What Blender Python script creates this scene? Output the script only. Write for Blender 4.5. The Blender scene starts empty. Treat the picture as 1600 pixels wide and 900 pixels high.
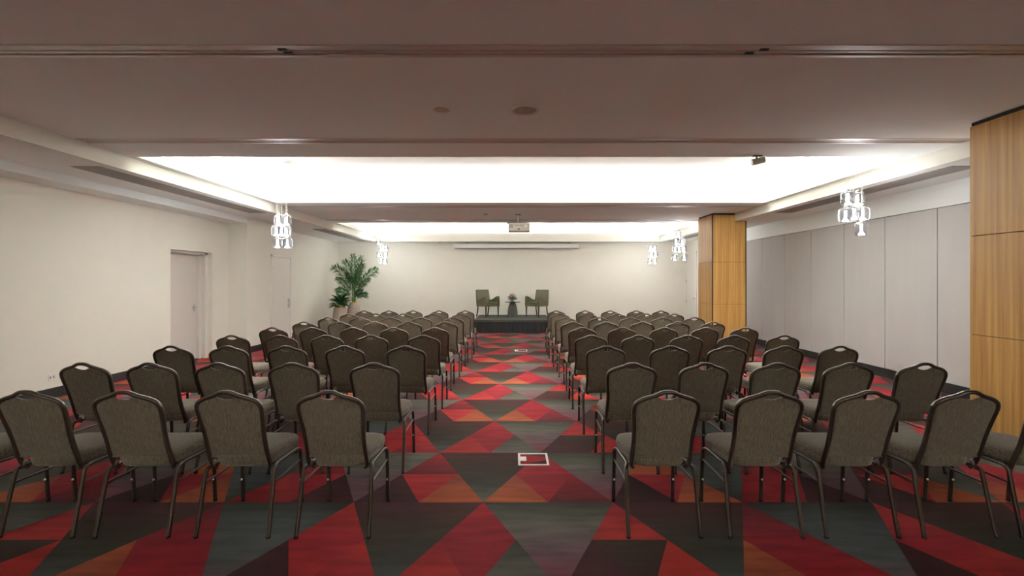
import bpy, bmesh, math, random
from mathutils import Vector, Matrix
random.seed(7)
sc = bpy.context.scene
C = sc.collection
PI = math.pi

# ------------------------------------------------------------------ camera
F = 745.0                                   # focal length in pixels of the 1600x900 frame
cam_d = bpy.data.cameras.new('camera'); cam = bpy.data.objects.new('camera', cam_d); C.objects.link(cam)
cam.location = (0, 0, 1.62); cam.rotation_euler = (PI/2, 0, 0)
cam_d.sensor_width = 36.0; cam_d.lens = F/1600*36.0
cam_d.shift_x = -3/1600; cam_d.shift_y = -10/1600
cam_d.clip_start = 0.05; cam_d.clip_end = 100
sc.camera = cam
# ------------------------------------------------------------------ world, exposure
w = bpy.data.worlds.new('world'); sc.world = w; w.use_nodes = True
w.node_tree.nodes['Background'].inputs[0].default_value = (0, 0, 0, 1)
w.node_tree.nodes['Background'].inputs[1].default_value = 0
sc.view_settings.view_transform = 'Standard'; sc.view_settings.look = 'None'
sc.view_settings.gamma = 1.0; sc.view_settings.use_curve_mapping = False
sc.view_settings.exposure = 1.08
try:
    sc.cycles.use_denoising = True
    sc.cycles.max_bounces = 12; sc.cycles.diffuse_bounces = 7; sc.cycles.transparent_max_bounces = 24
    sc.cycles.caustics_reflective = False; sc.cycles.caustics_refractive = False
    sc.cycles.sample_clamp_indirect = 6
except Exception: pass
# ------------------------------------------------------------------ room measures (metres)
XL, XP, XR = -6.43, -6.0, 6.28              # left wall, pier / small bulkhead face, right wall
FL, FR = -4.98, 5.23                        # fascias of the raised ceiling
ZC, ZS, ZB, ZR = 3.24, 3.054, 2.935, 2.714  # ceiling, soffit, left bulkhead, right bulkhead undersides
YB, YF, YN = 17.5, 17.0, -4.5               # back wall, rear fascia, wall behind the camera
COVES = [(-3.9, -0.4), (6.19, 9.81), (13.12, YF)]  # first cove is unseen, added behind the camera to light the near end
CX0, CX1 = -4.886, 5.135                   # side edges of the cove openings
CZ = 3.75                                   # ceiling inside the coves
# cove strip lighting: LED lines lying on the ledge behind each lip
LED = [10.0, 27.0, 6.5]                      # watts per metre of strip for each cove
def led(x, y, z, lx, ly, watts, tilt, warm=(1.0, 0.988, 0.94)):
    d = bpy.data.lights.new('led_strip', 'AREA'); d.shape = 'RECTANGLE'; d.size = lx; d.size_y = ly
    d.energy = watts; d.color = warm; d.spread = math.radians(170)
    o = bpy.data.objects.new('led_strip', d); C.objects.link(o)
    o.location = (x, y, z); o.rotation_euler = (PI + tilt[0], tilt[1], 0)
for (a, b), p in zip(COVES, LED):
    xc, L, W = (CX0+CX1)/2, CX1-CX0, b-a
    led(CX0-0.16, (a+b)/2, 3.315, 0.04, W, p*W, (0, 0)); led(CX1+0.16, (a+b)/2, 3.315, 0.04, W, p*W, (0, 0))
    led(xc, a-0.16, 3.315, L, 0.04, p*L, (0, 0)); led(xc, b+0.16, 3.315, L, 0.04, p*L, (0, 0))

# ------------------------------------------------------------------ helpers
def lin(r, g, b):
    f = lambda c: (c/255)/12.92 if c/255 <= 0.04045 else (((c/255)+0.055)/1.055)**2.4
    return (f(r), f(g), f(b))
def new_mat(name):
    m = bpy.data.materials.new(name); m.use_nodes = True
    nt = m.node_tree; return m, nt, nt.nodes['Principled BSDF']
def mat(name, rgb, rough=0.6, metal=0.0, var=0.06, scale=30.0, stretch=(1, 1, 1), bump=0.0, bscale=None, spec=0.5):
    m, nt, bs = new_mat(name)
    c = lin(*rgb); N = nt.nodes; L = nt.links
    tc = N.new('ShaderNodeTexCoord'); mp = N.new('ShaderNodeMapping'); mp.inputs['Scale'].default_value = stretch
    nz = N.new('ShaderNodeTexNoise'); nz.inputs['Scale'].default_value = scale; nz.inputs['Detail'].default_value = 3
    L.new(tc.outputs['Object'], mp.inputs['Vector']); L.new(mp.outputs['Vector'], nz.inputs['Vector'])
    cr = N.new('ShaderNodeValToRGB')
    cr.color_ramp.elements[0].position = 0.3; cr.color_ramp.elements[1].position = 0.7
    cr.color_ramp.elements[0].color = (*[x*(1-var) for x in c], 1); cr.color_ramp.elements[1].color = (*[min(1, x*(1+var)) for x in c], 1)
    L.new(nz.outputs['Fac'], cr.inputs['Fac']); L.new(cr.outputs['Color'], bs.inputs['Base Color'])
    bs.inputs['Roughness'].default_value = rough; bs.inputs['Metallic'].default_value = metal
    bs.inputs['Specular IOR Level'].default_value = spec
    if bump:
        b = N.new('ShaderNodeBump'); b.inputs['Strength'].default_value = bump; b.inputs['Distance'].default_value = 0.002
        n2 = N.new('ShaderNodeTexNoise'); n2.inputs['Scale'].default_value = bscale or scale*4
        L.new(mp.outputs['Vector'], n2.inputs['Vector']); L.new(n2.outputs['Fac'], b.inputs['Height']); L.new(b.outputs['Normal'], bs.inputs['Normal'])
    return m
def emis(name, rgb, s):
    m, nt, bs = new_mat(name)
    bs.inputs['Base Color'].default_value = (0.9, 0.9, 0.9, 1); bs.inputs['Emission Color'].default_value = (*lin(*rgb), 1); bs.inputs['Emission Strength'].default_value = s
    return m

def make_mesh(name, V, Fc, m, smooth=False):
    me = bpy.data.meshes.new(name); me.from_pydata([tuple(v) for v in V], [], Fc); me.update()
    if m: me.materials.append(m)
    if smooth:
        for p in me.polygons: p.use_smooth = True
    return me
def link(name, me, parent=None, loc=None):
    o = bpy.data.objects.new(name, me); C.objects.link(o)
    if parent is not None: o.parent = parent
    if loc is not None: o.location = loc
    return o
class MB:
    def __init__(s): s.V = []; s.F = []
    def add(s, V, Fc):
        n = len(s.V); s.V += [tuple(v) for v in V]; s.F += [tuple(i+n for i in f) for f in Fc]; return s
    def box(s, x0, x1, y0, y1, z0, z1):
        return s.add([(x0,y0,z0),(x1,y0,z0),(x1,y1,z0),(x0,y1,z0),(x0,y0,z1),(x1,y0,z1),(x1,y1,z1),(x0,y1,z1)],
                     [(0,3,2,1),(4,5,6,7),(0,1,5,4),(1,2,6,5),(2,3,7,6),(3,0,4,7)])
    def sweep(s, path, a, b, ref, seg=8, sq=1.0, caps=True, closed=False):
        P = [Vector(p) for p in path]; n = len(P); V = []; Fc = []
        for i, p in enumerate(P):
            if closed: t = P[(i+1) % n]-P[i-1]
            else: t = P[min(i+1, n-1)]-P[max(i-1, 0)]
            t.normalize(); r = Vector(ref); N = t.cross(r)
            if N.length < 1e-6: N = t.cross(Vector((0.3, 0.5, 0.8)))
            N.normalize(); B = N.cross(t).normalized()
            aa = a[i] if isinstance(a, (list, tuple)) else a; bb = b[i] if isinstance(b, (list, tuple)) else b
            for k in range(seg):
                q = 2*PI*(k+0.5)/seg; cx, sx = math.cos(q), math.sin(q)
                ex = math.copysign(abs(cx)**sq, cx); ey = math.copysign(abs(sx)**sq, sx)
                V.append(p+N*(ex*aa)+B*(ey*bb))
        m = n if closed else n-1
        for i in range(m):
            for k in range(seg):
                j = (i+1) % n; Fc.append((i*seg+k, i*seg+(k+1) % seg, j*seg+(k+1) % seg, j*seg+k))
        if caps and not closed:
            Fc.append(tuple(range(seg))[::-1]); Fc.append(tuple((n-1)*seg+k for k in range(seg)))
        return s.add(V, Fc)
    def lathe(s, prof, cx=0, cy=0, seg=20, z0=0):
        V = []; Fc = []; n = len(prof)
        for r, z in prof:
            for k in range(seg):
                q = 2*PI*k/seg; V.append((cx+r*math.cos(q), cy+r*math.sin(q), z0+z))
        for i in range(n-1):
            for k in range(seg):
                Fc.append((i*seg+k, i*seg+(k+1) % seg, (i+1)*seg+(k+1) % seg, (i+1)*seg+k))
        if prof[0][0] > 1e-5: Fc.append(tuple(range(seg))[::-1])
        if prof[-1][0] > 1e-5: Fc.append(tuple((n-1)*seg+k for k in range(seg)))
        return s.add(V, Fc)
    def prism(s, poly, axis, d0, d1):
        # poly of 2-D points, extruded along an axis ('x': poly is (y,z); 'y': (x,z); 'z': (x,y))
        f = {'x': lambda p, d: (d, p[0], p[1]), 'y': lambda p, d: (p[0], d, p[1]), 'z': lambda p, d: (p[0], p[1], d)}[axis]
        n = len(poly); V = [f(p, d0) for p in poly]+[f(p, d1) for p in poly]
        Fc = [tuple(range(n)), tuple(range(n, 2*n))[::-1]]+[(i, n+i, n+(i+1) % n, (i+1) % n) for i in range(n)]
        return s.add(V, Fc)
    def mesh(s, name, m, smooth=False, bevel=0.0, bseg=2):
        me = make_mesh(name, s.V, s.F, m)
        bm = bmesh.new(); bm.from_mesh(me)
        bmesh.ops.remove_doubles(bm, verts=bm.verts, dist=1e-5) if smooth else None
        bmesh.ops.recalc_face_normals(bm, faces=bm.faces)
        if bevel:
            es = [e for e in bm.edges if len(e.link_faces) == 2 and e.calc_face_angle(0) > 0.6]
            bmesh.ops.bevel(bm, geom=es, offset=bevel, segments=bseg, affect='EDGES', profile=0.6)
        if smooth:
            for f in bm.faces: f.smooth = True
            for e in bm.edges:
                if len(e.link_faces) == 2 and e.calc_face_angle(0) > 0.9: e.smooth = False
        bm.to_mesh(me); bm.free(); me.update(); return me
    def build(s, name, m, parent=None, loc=None, **k): return link(name, s.mesh(name, m, **k), parent, loc)
def tag(o, label=None, cat=None, group=None, kind=None):
    if label: o['label'] = label
    if cat: o['category'] = cat
    if group: o['group'] = group
    if kind: o['kind'] = kind
    return o
def empty(name, loc=(0, 0, 0), rz=0, label=None, cat=None, group=None, kind=None):
    o = bpy.data.objects.new(name, None); C.objects.link(o); o.location = loc; o.rotation_euler = (0, 0, rz); o.empty_display_size = 0.1
    return tag(o, label, cat, group, kind)
def copy_tree(o, parent=None):
    c = o.copy(); C.objects.link(c); c.parent = parent
    for ch in o.children: copy_tree(ch, c)
    return c
def smooth_path(P, k=4):
    P = [Vector(p) for p in P]; out = []
    for i in range(len(P)-1):
        p0, p1, p2, p3 = P[max(i-1, 0)], P[i], P[i+1], P[min(i+2, len(P)-1)]
        for j in range(k):
            t = j/k
            out.append(0.5*((2*p1)+(p2-p0)*t+(2*p0-5*p1+4*p2-p3)*t*t+(3*p1-p0-3*p2+p3)*t**3))
    out.append(P[-1]); return out
def interp(tab, v):
    if v <= tab[0][0]: return tab[0][1]
    for (a, p), (b, q) in zip(tab, tab[1:]):
        if v <= b: return p+(q-p)*(v-a)/(b-a)
    return tab[-1][1]

# ------------------------------------------------------------------ materials
M = {}
M['wall'] = mat('wall_paint', (230, 229, 219), 0.85, var=0.012, scale=3, bump=0.04, bscale=250)
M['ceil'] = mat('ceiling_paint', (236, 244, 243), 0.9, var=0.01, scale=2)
M['fascia'] = mat('fascia_paint', (226, 225, 215), 0.85, var=0.01, scale=2)
M['cove'] = mat('cove_paint', (240, 239, 236), 0.9, var=0.01, scale=2)
M['panel'] = mat('operable_panel', (180, 179, 178), 0.8, var=0.02, scale=5, stretch=(1, 1, .2), bump=0.06, bscale=200)
M['dark'] = mat('black_base', (22, 20, 20), 0.55, var=0.1)
M['gap'] = mat('shadow_gap', (46, 42, 39), 0.8, var=0.1)
M['door'] = mat('door_paint', (212, 207, 202), 0.6, var=0.01, scale=3)
M['frame'] = mat('door_frame_paint', (226, 224, 218), 0.5, var=0.01, scale=3)
M['alu'] = mat('aluminium', (206, 200, 194), 0.42, metal=0.3, var=0.05, stretch=(.05, 1, 1))
M['steel'] = mat('brushed_steel', (190, 190, 188), 0.3, metal=1.0, var=0.05)
M['white'] = mat('white_plastic', (230, 230, 228), 0.4, var=0.01)
M['bronze'] = mat('bronze_metal', (74, 64, 56), 0.3, metal=0.55, var=0.12, scale=60)
M['black'] = mat('black_rubber', (20, 20, 20), 0.6)
M['grille'] = mat('grille_metal', (150, 146, 140), 0.5, metal=0.2)

def fabric(name, a, b):
    m, nt, bs = new_mat(name); N = nt.nodes; L = nt.links
    tc = N.new('ShaderNodeTexCoord'); mp = N.new('ShaderNodeMapping'); mp.inputs['Scale'].default_value = (420, 60, 14)
    nz = N.new('ShaderNodeTexNoise'); nz.inputs['Scale'].default_value = 1; nz.inputs['Detail'].default_value = 4; nz.inputs['Roughness'].default_value = 0.7
    cr = N.new('ShaderNodeValToRGB'); cr.color_ramp.elements[0].position = 0.34; cr.color_ramp.elements[1].position = 0.66
    cr.color_ramp.elements[0].color = (*lin(*a), 1); cr.color_ramp.elements[1].color = (*lin(*b), 1)
    L.new(tc.outputs['Object'], mp.inputs['Vector']); L.new(mp.outputs['Vector'], nz.inputs['Vector']); L.new(nz.outputs['Fac'], cr.inputs['Fac'])
    L.new(cr.outputs['Color'], bs.inputs['Base Color']); bs.inputs['Roughness'].default_value = 0.85; bs.inputs['Specular IOR Level'].default_value = 0.2
    bs.inputs['Sheen Weight'].default_value = 0.25; bs.inputs['Sheen Roughness'].default_value = 0.5
    bp = N.new('ShaderNodeBump'); bp.inputs['Strength'].default_value = 0.25; bp.inputs['Distance'].default_value = 0.002
    L.new(nz.outputs['Fac'], bp.inputs['Height']); L.new(bp.outputs['Normal'], bs.inputs['Normal'])
    return m
M['fabric'] = fabric('woven_taupe_fabric', (62, 56, 47), (124, 114, 96))

def wood():
    m, nt, bs = new_mat('oak_veneer'); N = nt.nodes; L = nt.links
    tc = N.new('ShaderNodeTexCoord'); mp = N.new('ShaderNodeMapping'); mp.inputs['Scale'].default_value = (26, 26, 0.5)
    nz = N.new('ShaderNodeTexNoise'); nz.inputs['Scale'].default_value = 1; nz.inputs['Detail'].default_value = 5; nz.inputs['Distortion'].default_value = 0.4
    mp2 = N.new('ShaderNodeMapping'); mp2.inputs['Scale'].default_value = (140, 140, 3)
    n2 = N.new('ShaderNodeTexNoise'); n2.inputs['Scale'].default_value = 1; n2.inputs['Detail'].default_value = 4
    mx = N.new('ShaderNodeMath'); mx.operation = 'MULTIPLY_ADD'; mx.inputs[1].default_value = 0.4
    cr = N.new('ShaderNodeValToRGB'); cr.color_ramp.elements[0].position = 0.45; cr.color_ramp.elements[1].position = 0.92
    cr.color_ramp.elements[0].color = (*lin(166, 118, 54), 1); cr.color_ramp.elements[1].color = (*lin(212, 168, 98), 1)
    L.new(tc.outputs['Object'], mp.inputs['Vector']); L.new(mp.outputs['Vector'], nz.inputs['Vector'])
    L.new(tc.outputs['Object'], mp2.inputs['Vector']); L.new(mp2.outputs['Vector'], n2.inputs['Vector'])
    L.new(n2.outputs['Fac'], mx.inputs[0]); L.new(nz.outputs['Fac'], mx.inputs[2]); L.new(mx.outputs[0], cr.inputs['Fac'])
    L.new(cr.outputs['Color'], bs.inputs['Base Color']); bs.inputs['Roughness'].default_value = 0.45
    return m
M['oak'] = wood()

def carpet():
    m, nt, bs = new_mat('patterned_carpet'); N = nt.nodes; L = nt.links
    at = N.new('ShaderNodeAttribute'); at.attribute_name = 'pattern'
    tc = N.new('ShaderNodeTexCoord'); mp = N.new('ShaderNodeMapping'); mp.inputs['Scale'].default_value = (3, 14, 1)
    nz = N.new('ShaderNodeTexNoise'); nz.inputs['Scale'].default_value = 1; nz.inputs['Detail'].default_value = 4
    n2 = N.new('ShaderNodeTexNoise'); n2.inputs['Scale'].default_value = 260; n2.inputs['Detail'].default_value = 2
    ad = N.new('ShaderNodeMath'); ad.operation = 'ADD'
    mr = N.new('ShaderNodeMapRange'); mr.inputs['From Min'].default_value = 0.6; mr.inputs['From Max'].default_value = 1.4
    mr.inputs['To Min'].default_value = 0.55; mr.inputs['To Max'].default_value = 1.45
    vm = N.new('ShaderNodeVectorMath'); vm.operation = 'MULTIPLY'
    L.new(tc.outputs['Object'], mp.inputs['Vector']); L.new(mp.outputs['Vector'], nz.inputs['Vector']); L.new(tc.outputs['Object'], n2.inputs['Vector'])
    L.new(nz.outputs['Fac'], ad.inputs[0]); L.new(n2.outputs['Fac'], ad.inputs[1]); L.new(ad.outputs[0], mr.inputs['Value'])
    L.new(at.outputs['Color'], vm.inputs[0]); L.new(mr.outputs['Result'], vm.inputs[1]); L.new(vm.outputs[0], bs.inputs['Base Color'])
    bs.inputs['Roughness'].default_value = 0.85; bs.inputs['Specular IOR Level'].default_value = 0.08
    bs.inputs['Sheen Weight'].default_value = 0.02; bs.inputs['Sheen Roughness'].default_value = 0.6
    bp = N.new('ShaderNodeBump'); bp.inputs['Strength'].default_value = 0.3; bp.inputs['Distance'].default_value = 0.003
    L.new(n2.outputs['Fac'], bp.inputs['Height']); L.new(bp.outputs['Normal'], bs.inputs['Normal'])
    return m
M['carpet'] = carpet()

# ------------------------------------------------------------------ floor: printed triangle carpet
U, BH, XA, YA = 0.951, 1.0165, -0.225, 3.50          # module, band height, pattern origin
K = {k: lin(*v) for k, v in dict(red=(136, 26, 36), red2=(120, 24, 34), dred=(82, 24, 30), red3=(146, 38, 34), ora=(144, 70, 38), orb=(116, 56, 42),
     mar=(62, 28, 30), dmar=(48, 25, 25), brn=(52, 38, 30), dgr=(48, 48, 40), gry=(86, 84, 76), blu=(70, 75, 75), pur=(90, 66, 72), ros=(108, 46, 54)).items()}
# colour ramps run from the lower (near) edge to the upper (far) edge of a piece
UPA = [  # band A uprights k=0..3 : top, left, centre, right
    dict(T=('red', 'red2'), L=('ora', 'orb'), C=('red', 'red2'), R=('dred', 'red2')),
    dict(T=('ora', 'ora'), L=('dmar', 'dmar'), C=('red2', 'red'), R=('ora', 'orb')),
    dict(T=('red2', 'red2'), L=('red2', 'red3'), C=('red2', 'red'), R=('mar', 'dmar')),
    dict(T=('dred', 'red'), L=('dmar', 'mar'), C=('red', 'red3'), R=('ora', 'orb'))]
INA = [('gry', 'dgr', 'brn', 'mar'), ('ros', 'pur', 'gry', 'dgr'), ('dgr', 'blu', 'blu', 'dgr'), ('pur', 'pur', 'gry', 'gry')]     # apex k
UPB = [
    dict(T=('red2', 'red'), L=('red3', 'red2'), C=('red2', 'red2'), R=('gry', 'dgr')),
    dict(T=('red3', 'red2'), L=('mar', 'dmar'), C=('dmar', 'brn'), R=('red3', 'red3')),
    dict(T=('red2', 'dred'), L=('orb', 'ora'), C=('red', 'red2'), R=('red', 'red2')),
    dict(T=('red', 'red3'), L=('dmar', 'mar'), C=('red3', 'red'), R=('red2', 'red3'))]
INB = [('ros', 'pur', 'gry', 'dgr'), ('blu', 'dgr', 'brn', 'mar'), ('pur', 'blu', 'blu', 'dgr'), ('blu', 'dgr', 'brn', 'mar')]     # between peak k and k+1
def build_floor():
    V, Fc, Cl = [], [], []
    X0, X1, Y0, Y1 = XL-0.35, XR+0.12, YN, YB
    def clip(poly):
        for ax, lim, sg in ((0, X0, 1), (0, X1, -1), (1, Y0, 1), (1, Y1, -1)):
            out = []
            for i in range(len(poly)):
                a, b = poly[i-1], poly[i]; da, db = sg*(a[ax]-lim), sg*(b[ax]-lim)
                if (da >= 0) != (db >= 0):
                    t = da/(da-db); out.append((a[0]+t*(b[0]-a[0]), a[1]+t*(b[1]-a[1])))
                if db >= 0: out.append(b)
            poly = out
            if len(poly) < 3: return []
        return poly
    def ramp(cs, t):
        cs = [K[c] for c in cs]; t = max(0, min(1, t))*(len(cs)-1); i = min(int(t), len(cs)-2); f = t-i
        return tuple(cs[i][j]*(1-f)+cs[i+1][j]*f for j in range(3))
    def piece(tri, cs):
        ys = [p[1] for p in tri]; lo, hi = min(ys), max(ys); n = (len(cs)-1)*2
        for s in range(n):
            a, b = lo+(hi-lo)*s/n, lo+(hi-lo)*(s+1)/n
            poly = list(tri)
            for lim, sg in ((a, 1), (b, -1)):
                out = []
                for i in range(len(poly)):
                    p, q = poly[i-1], poly[i]; dp, dq = sg*(p[1]-lim), sg*(q[1]-lim)
                    if (dp >= 0) != (dq >= 0):
                        t = dp/(dp-dq); out.append((p[0]+t*(q[0]-p[0]), p[1]+t*(q[1]-p[1])))
                    if dq >= 0: out.append(q)
                poly = out
            poly = clip(poly)
            if len(poly) < 3: continue
            n0 = len(V); V.extend((x, y, 0.0) for x, y in poly); Fc.append(tuple(range(n0, n0+len(poly))))
            Cl.extend((*ramp(cs, (y-lo)/(hi-lo)), 1.0) for x, y in poly)
    for band in range(-9, 16):
        y0, y1 = YA+band*BH, YA+(band+1)*BH; ym = (y0+y1)/2; A = band % 2 == 0
        for k in range(-9, 10):
            if A: xl = XA+k*U; ups, inv = UPA[k % 4], INA[k % 4]; ia = XA+k*U
            else: xl = XA+k*U-U/2; ups, inv = UPB[k % 4], INB[k % 4]; ia = XA+k*U+U/2
            xr, xc = xl+U, xl+U/2
            piece([(xl, y0), (xc, y0), (xl+U/4, ym)], ups['L']); piece([(xc, y0), (xr, y0), (xr-U/4, ym)], ups['R'])
            piece([(xl+U/4, ym), (xc, y0), (xr-U/4, ym)], ups['C']); piece([(xl+U/4, ym), (xr-U/4, ym), (xc, y1)], ups['T'])
            piece([(ia, y0), (ia+U/2, y1), (ia-U/2, y1)], inv)
    me = make_mesh('floor', V, Fc, M['carpet'])
    ca = me.color_attributes.new('pattern', 'FLOAT_COLOR', 'CORNER')
    i = 0
    for p in me.polygons:
        for li in p.loop_indices:
            ca.data[li].color = Cl[me.loops[li].vertex_index]
    tag(link('floor', me), 'wall-to-wall carpet of red, orange, grey and brown triangles', kind='structure')
build_floor()

# ------------------------------------------------------------------ walls
D1 = (8.93, 10.16, 2.23)           # recessed doorway in the left wall
b = MB()
b.box(XL-0.3, XL, YN, D1[0], 0, 3.3).box(XL-0.3, XL, D1[0], D1[1], D1[2], 3.3).box(XL-0.3, XL, D1[1], 10.72, 0, 3.3)
b.box(XL-0.3, XP, 10.72, 12.9, 0, 3.3).box(XL-0.3, XL, 12.9, YB, 0, 3.3)
tag(b.build('wall_left', M['wall']), 'long off-white side wall with recessed doorway and shallow pier', kind='structure')
tag(MB().box(XL-0.3, XR+0.3, YB, YB+0.2, 0, 3.3).build('wall_back', M['wall']), 'plain off-white wall behind the stage', kind='structure')
tag(MB().box(XL-0.3, XR+0.3, YN-0.2, YN, 0, 3.3).build('wall_front', M['wall']), 'plain off-white wall facing the stage', kind='structure')
wr = MB().box(XR+0.06, XR+0.3, YN, 13.1, 0, 3.3).box(XR, XR+0.3, 13.1, YB, 0, 3.3).build('wall_right', M['wall'])
tag(wr, 'side wall of tall grey folding panels, white near the stage', kind='structure')
y = 7.08-11*1.0
pm = MB().box(0, 0.05, 0.004, 0.994, 0.15, ZR-0.004).mesh('panel', M['panel'], bevel=0.004, bseg=1)
while y < 13.0:
    link('panel', pm, wr, (XR+0.005, y, 0)); y += 1.0
# baseboards
b = MB(); t = 0.014
b.box(XL, XL+t, YN, D1[0], 0, 0.14).box(XL, XL+t, D1[1], 10.72, 0, 0.14).box(XL, XP, 10.72-t, 10.72, 0, 0.14).box(XP, XP+t, 10.72-t, 11.76, 0, 0.14).box(XP, XP+t, 12.82, 12.9, 0, 0.14).box(XL, XL+t, 12.9, YB, 0, 0.14)
tag(b.build('baseboard_left', M['dark']), kind='structure')
tag(MB().box(XR-0.012, XR+0.06, YN, 13.1, 0, 0.15).box(XR-t, XR, 13.1, 16.4, 0, 0.14).build('baseboard_right', M['dark']), kind='structure')
tag(MB().box(XL, XR, YB-t, YB, 0, 0.14).build('baseboard_back', M['dark']), kind='structure')

# ------------------------------------------------------------------ ceiling
SL = [(3.262, 3.448), (5.395, 5.585), (10.2, 10.4), (12.49, 12.66)]       # operable-wall track slots
ceil = MB()
def cslab(y0, y1): ceil.box(FL-0.02, FR+0.02, y0, y1, ZC, ZC+0.06)
cslab(YN, COVES[0][0])
for y0, y1 in ((COVES[0][1], COVES[1][0]), (COVES[1][1], COVES[2][0])):
    cur = y0
    for a, c in SL:
        if y0 < a < y1: cslab(cur, a); ceil.box(FL-0.02, FR+0.02, a, c, ZC+0.05, ZC+0.06); cur = c
    cslab(cur, y1)
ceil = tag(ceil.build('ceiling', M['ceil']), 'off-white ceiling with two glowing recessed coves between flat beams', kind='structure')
s = MB().box(XL, FL-0.012, YN, YB, ZS, ZS+0.02).box(FR+0.012, XR+0.1, YN, YB, ZS, ZS+0.02).box(FL-0.012, FR+0.012, YF+0.012, YB, ZS, ZS+0.02)
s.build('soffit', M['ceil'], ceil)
s = MB().box(FL-0.03, FL, YN, YF+0.03, ZS-0.004, ZC).box(FR, FR+0.03, YN, YF+0.03, ZS-0.004, ZC).box(FL, FR, YF, YF+0.03, ZS-0.004, ZC)
s.build('fascia', M['fascia'], ceil)
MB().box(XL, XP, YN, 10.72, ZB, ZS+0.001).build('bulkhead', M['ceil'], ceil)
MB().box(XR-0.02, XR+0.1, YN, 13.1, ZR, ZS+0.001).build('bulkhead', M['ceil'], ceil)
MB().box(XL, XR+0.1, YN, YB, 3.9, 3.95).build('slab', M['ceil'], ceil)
for a, c in COVES:
    x0, x1, y0, y1 = FL-0.4, FR+0.4, a-0.4, c+0.4
    if y1 > YB: y1 = YB-0.02
    q = MB()
    q.box(x0, x1, y0, y1, CZ, CZ+0.05).box(x0-0.05, x0, y0, y1, ZC, CZ+0.05).box(x1, x1+0.05, y0, y1, ZC, CZ+0.05).box(x0, x1, y0-0.05, y0, ZC+0.058, CZ+0.05).box(x0, x1, y1, y1+0.05, ZC+0.058, CZ+0.05)
    q.box(x0, FL-0.02, y0, y1, ZC-0.03, ZC+0.01).box(FR+0.02, x1, y0, y1, ZC-0.03, ZC+0.01)
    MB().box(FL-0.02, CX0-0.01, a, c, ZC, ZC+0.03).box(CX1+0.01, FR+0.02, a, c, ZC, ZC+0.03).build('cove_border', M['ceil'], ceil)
    if y1 > YF: q.box(x0, x1, YF+0.02, y1, ZC-0.03, ZC+0.01)
    q.build('cove', M['cove'], ceil)
    l = MB().box(CX0-0.02, CX0, a, c, ZC-0.001, 3.345).box(CX1, CX1+0.02, a, c, ZC-0.001, 3.345)
    l.box(CX0, CX1, a-0.02, a+0.006, ZC-0.0005, 3.345).box(CX0, CX1, c-0.006, c+0.02, ZC-0.0005, 3.345)
    l.build('cove_lip', M['fascia'], ceil)
for i, (a, c) in enumerate(SL):
    g = MB().box(FL, FR, a+0.002, c-0.002, ZC+0.035, ZC+0.048)
    o = g.build('trim_%d' % (i+1), M['gap']); tag(o, 'slotted metal folding-wall track across the ceiling, number %d from stage' % (4-i), kind='structure')
    wd = c-a; n = 4
    rl = wd/5.4
    for j in range(n):
        yy = a+0.004+(wd-0.008-rl)*j/(n-1)
        MB().box(FL, FR, yy, yy+rl, ZC-0.003 if j in (0, 3) else ZC+0.004, ZC+0.04).build('rail', M['alu'], o, bevel=0.002, bseg=1)
for xx, yy in ((-1.62, 3.335), (-1.6, 3.385), (1.75, 3.335), (1.67, 3.385)):
    MB().box(xx-0.03, xx+0.03, yy-0.012, yy+0.012, ZC-0.002, ZC+0.03).build('rail_joint', M['black'], bpy.data.objects['trim_1'])

# ------------------------------------------------------------------ doors
d = empty('door_1', (0, 0, 0), label='recessed grey-white door with lever handle in left wall', kind='structure')
MB().box(XL-0.30, XL-0.26, D1[0]+0.05, D1[1]-0.11, 0.01, D1[2]-0.06).build('leaf', M['door'], d, bevel=0.002, bseg=1)
f = MB(); y0, y1, zt = D1
for (dx0, dx1, tt) in ((-0.299, -0.2, 0.105), (-0.2, -0.12, 0.06), (-0.12, -0.1, 0.075)):
    f.box(XL+dx0, XL+dx1, y1-tt, y1, 0, zt).box(XL+dx0, XL+dx1, y0, y0+tt*0.5, 0, zt).box(XL+dx0, XL+dx1, y0, y1, zt-tt*0.55, zt)
f.build('frame', M['frame'], d)
MB().box(XL-0.36, XL-0.30, y0-0.1, y1+0.1, 0, zt+0.1).build('backing', M['door'], d)
h = MB().sweep([(XL-0.262, 9.97, 1.08), (XL-0.21, 9.97, 1.08)], 0.012, 0.012, (0, 0, 1), 10).sweep([(XL-0.21, 9.98, 1.08), (XL-0.212, 9.85, 1.08)], 0.011, 0.009, (0, 0, 1), 10)
hd = h.build('handle', M['steel'], d, smooth=True)
MB().box(XL-0.262, XL-0.254, 9.945, 9.995, 1.0, 1.14).build('rose', M['steel'], hd, bevel=0.003)
d = empty('door_2', (0, 0, 0), label='flush white door with pull handle in the left pier', kind='structure')
MB().box(XP+0.0005, XP+0.012, 11.84, 12.76, 0.01, 2.235).build('leaf', M['frame'], d, bevel=0.002, bseg=1)
MB().box(XP, XP+0.02, 11.76, 11.832, 0, 2.30).box(XP, XP+0.02, 12.768, 12.82, 0, 2.30).box(XP, XP+0.02, 11.76, 12.82, 2.243, 2.30).build('frame', M['frame'], d, bevel=0.003, bseg=1)
h = MB().sweep(smooth_path([(XP+0.012, 12.66, 1.14), (XP+0.05, 12.66, 1.13), (XP+0.05, 12.66, 0.97), (XP+0.012, 12.66, 0.96)], 3), 0.009, 0.009, (0, 1, 0), 8)
hd = h.build('handle', M['steel'], d, smooth=True); MB().box(XP+0.012, XP+0.015, 12.62, 12.70, 0.92, 1.18).build('plate', M['steel'], hd)
for z in (0.3, 1.1, 1.95): MB().box(XP+0.01, XP+0.017, 11.826, 11.846, z-0.05, z+0.05).build('hinge', M['steel'], d)
d = empty('door_3', (0, 0, 0), label='tall white door in the right wall between stage and wood column', kind='structure')
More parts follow.
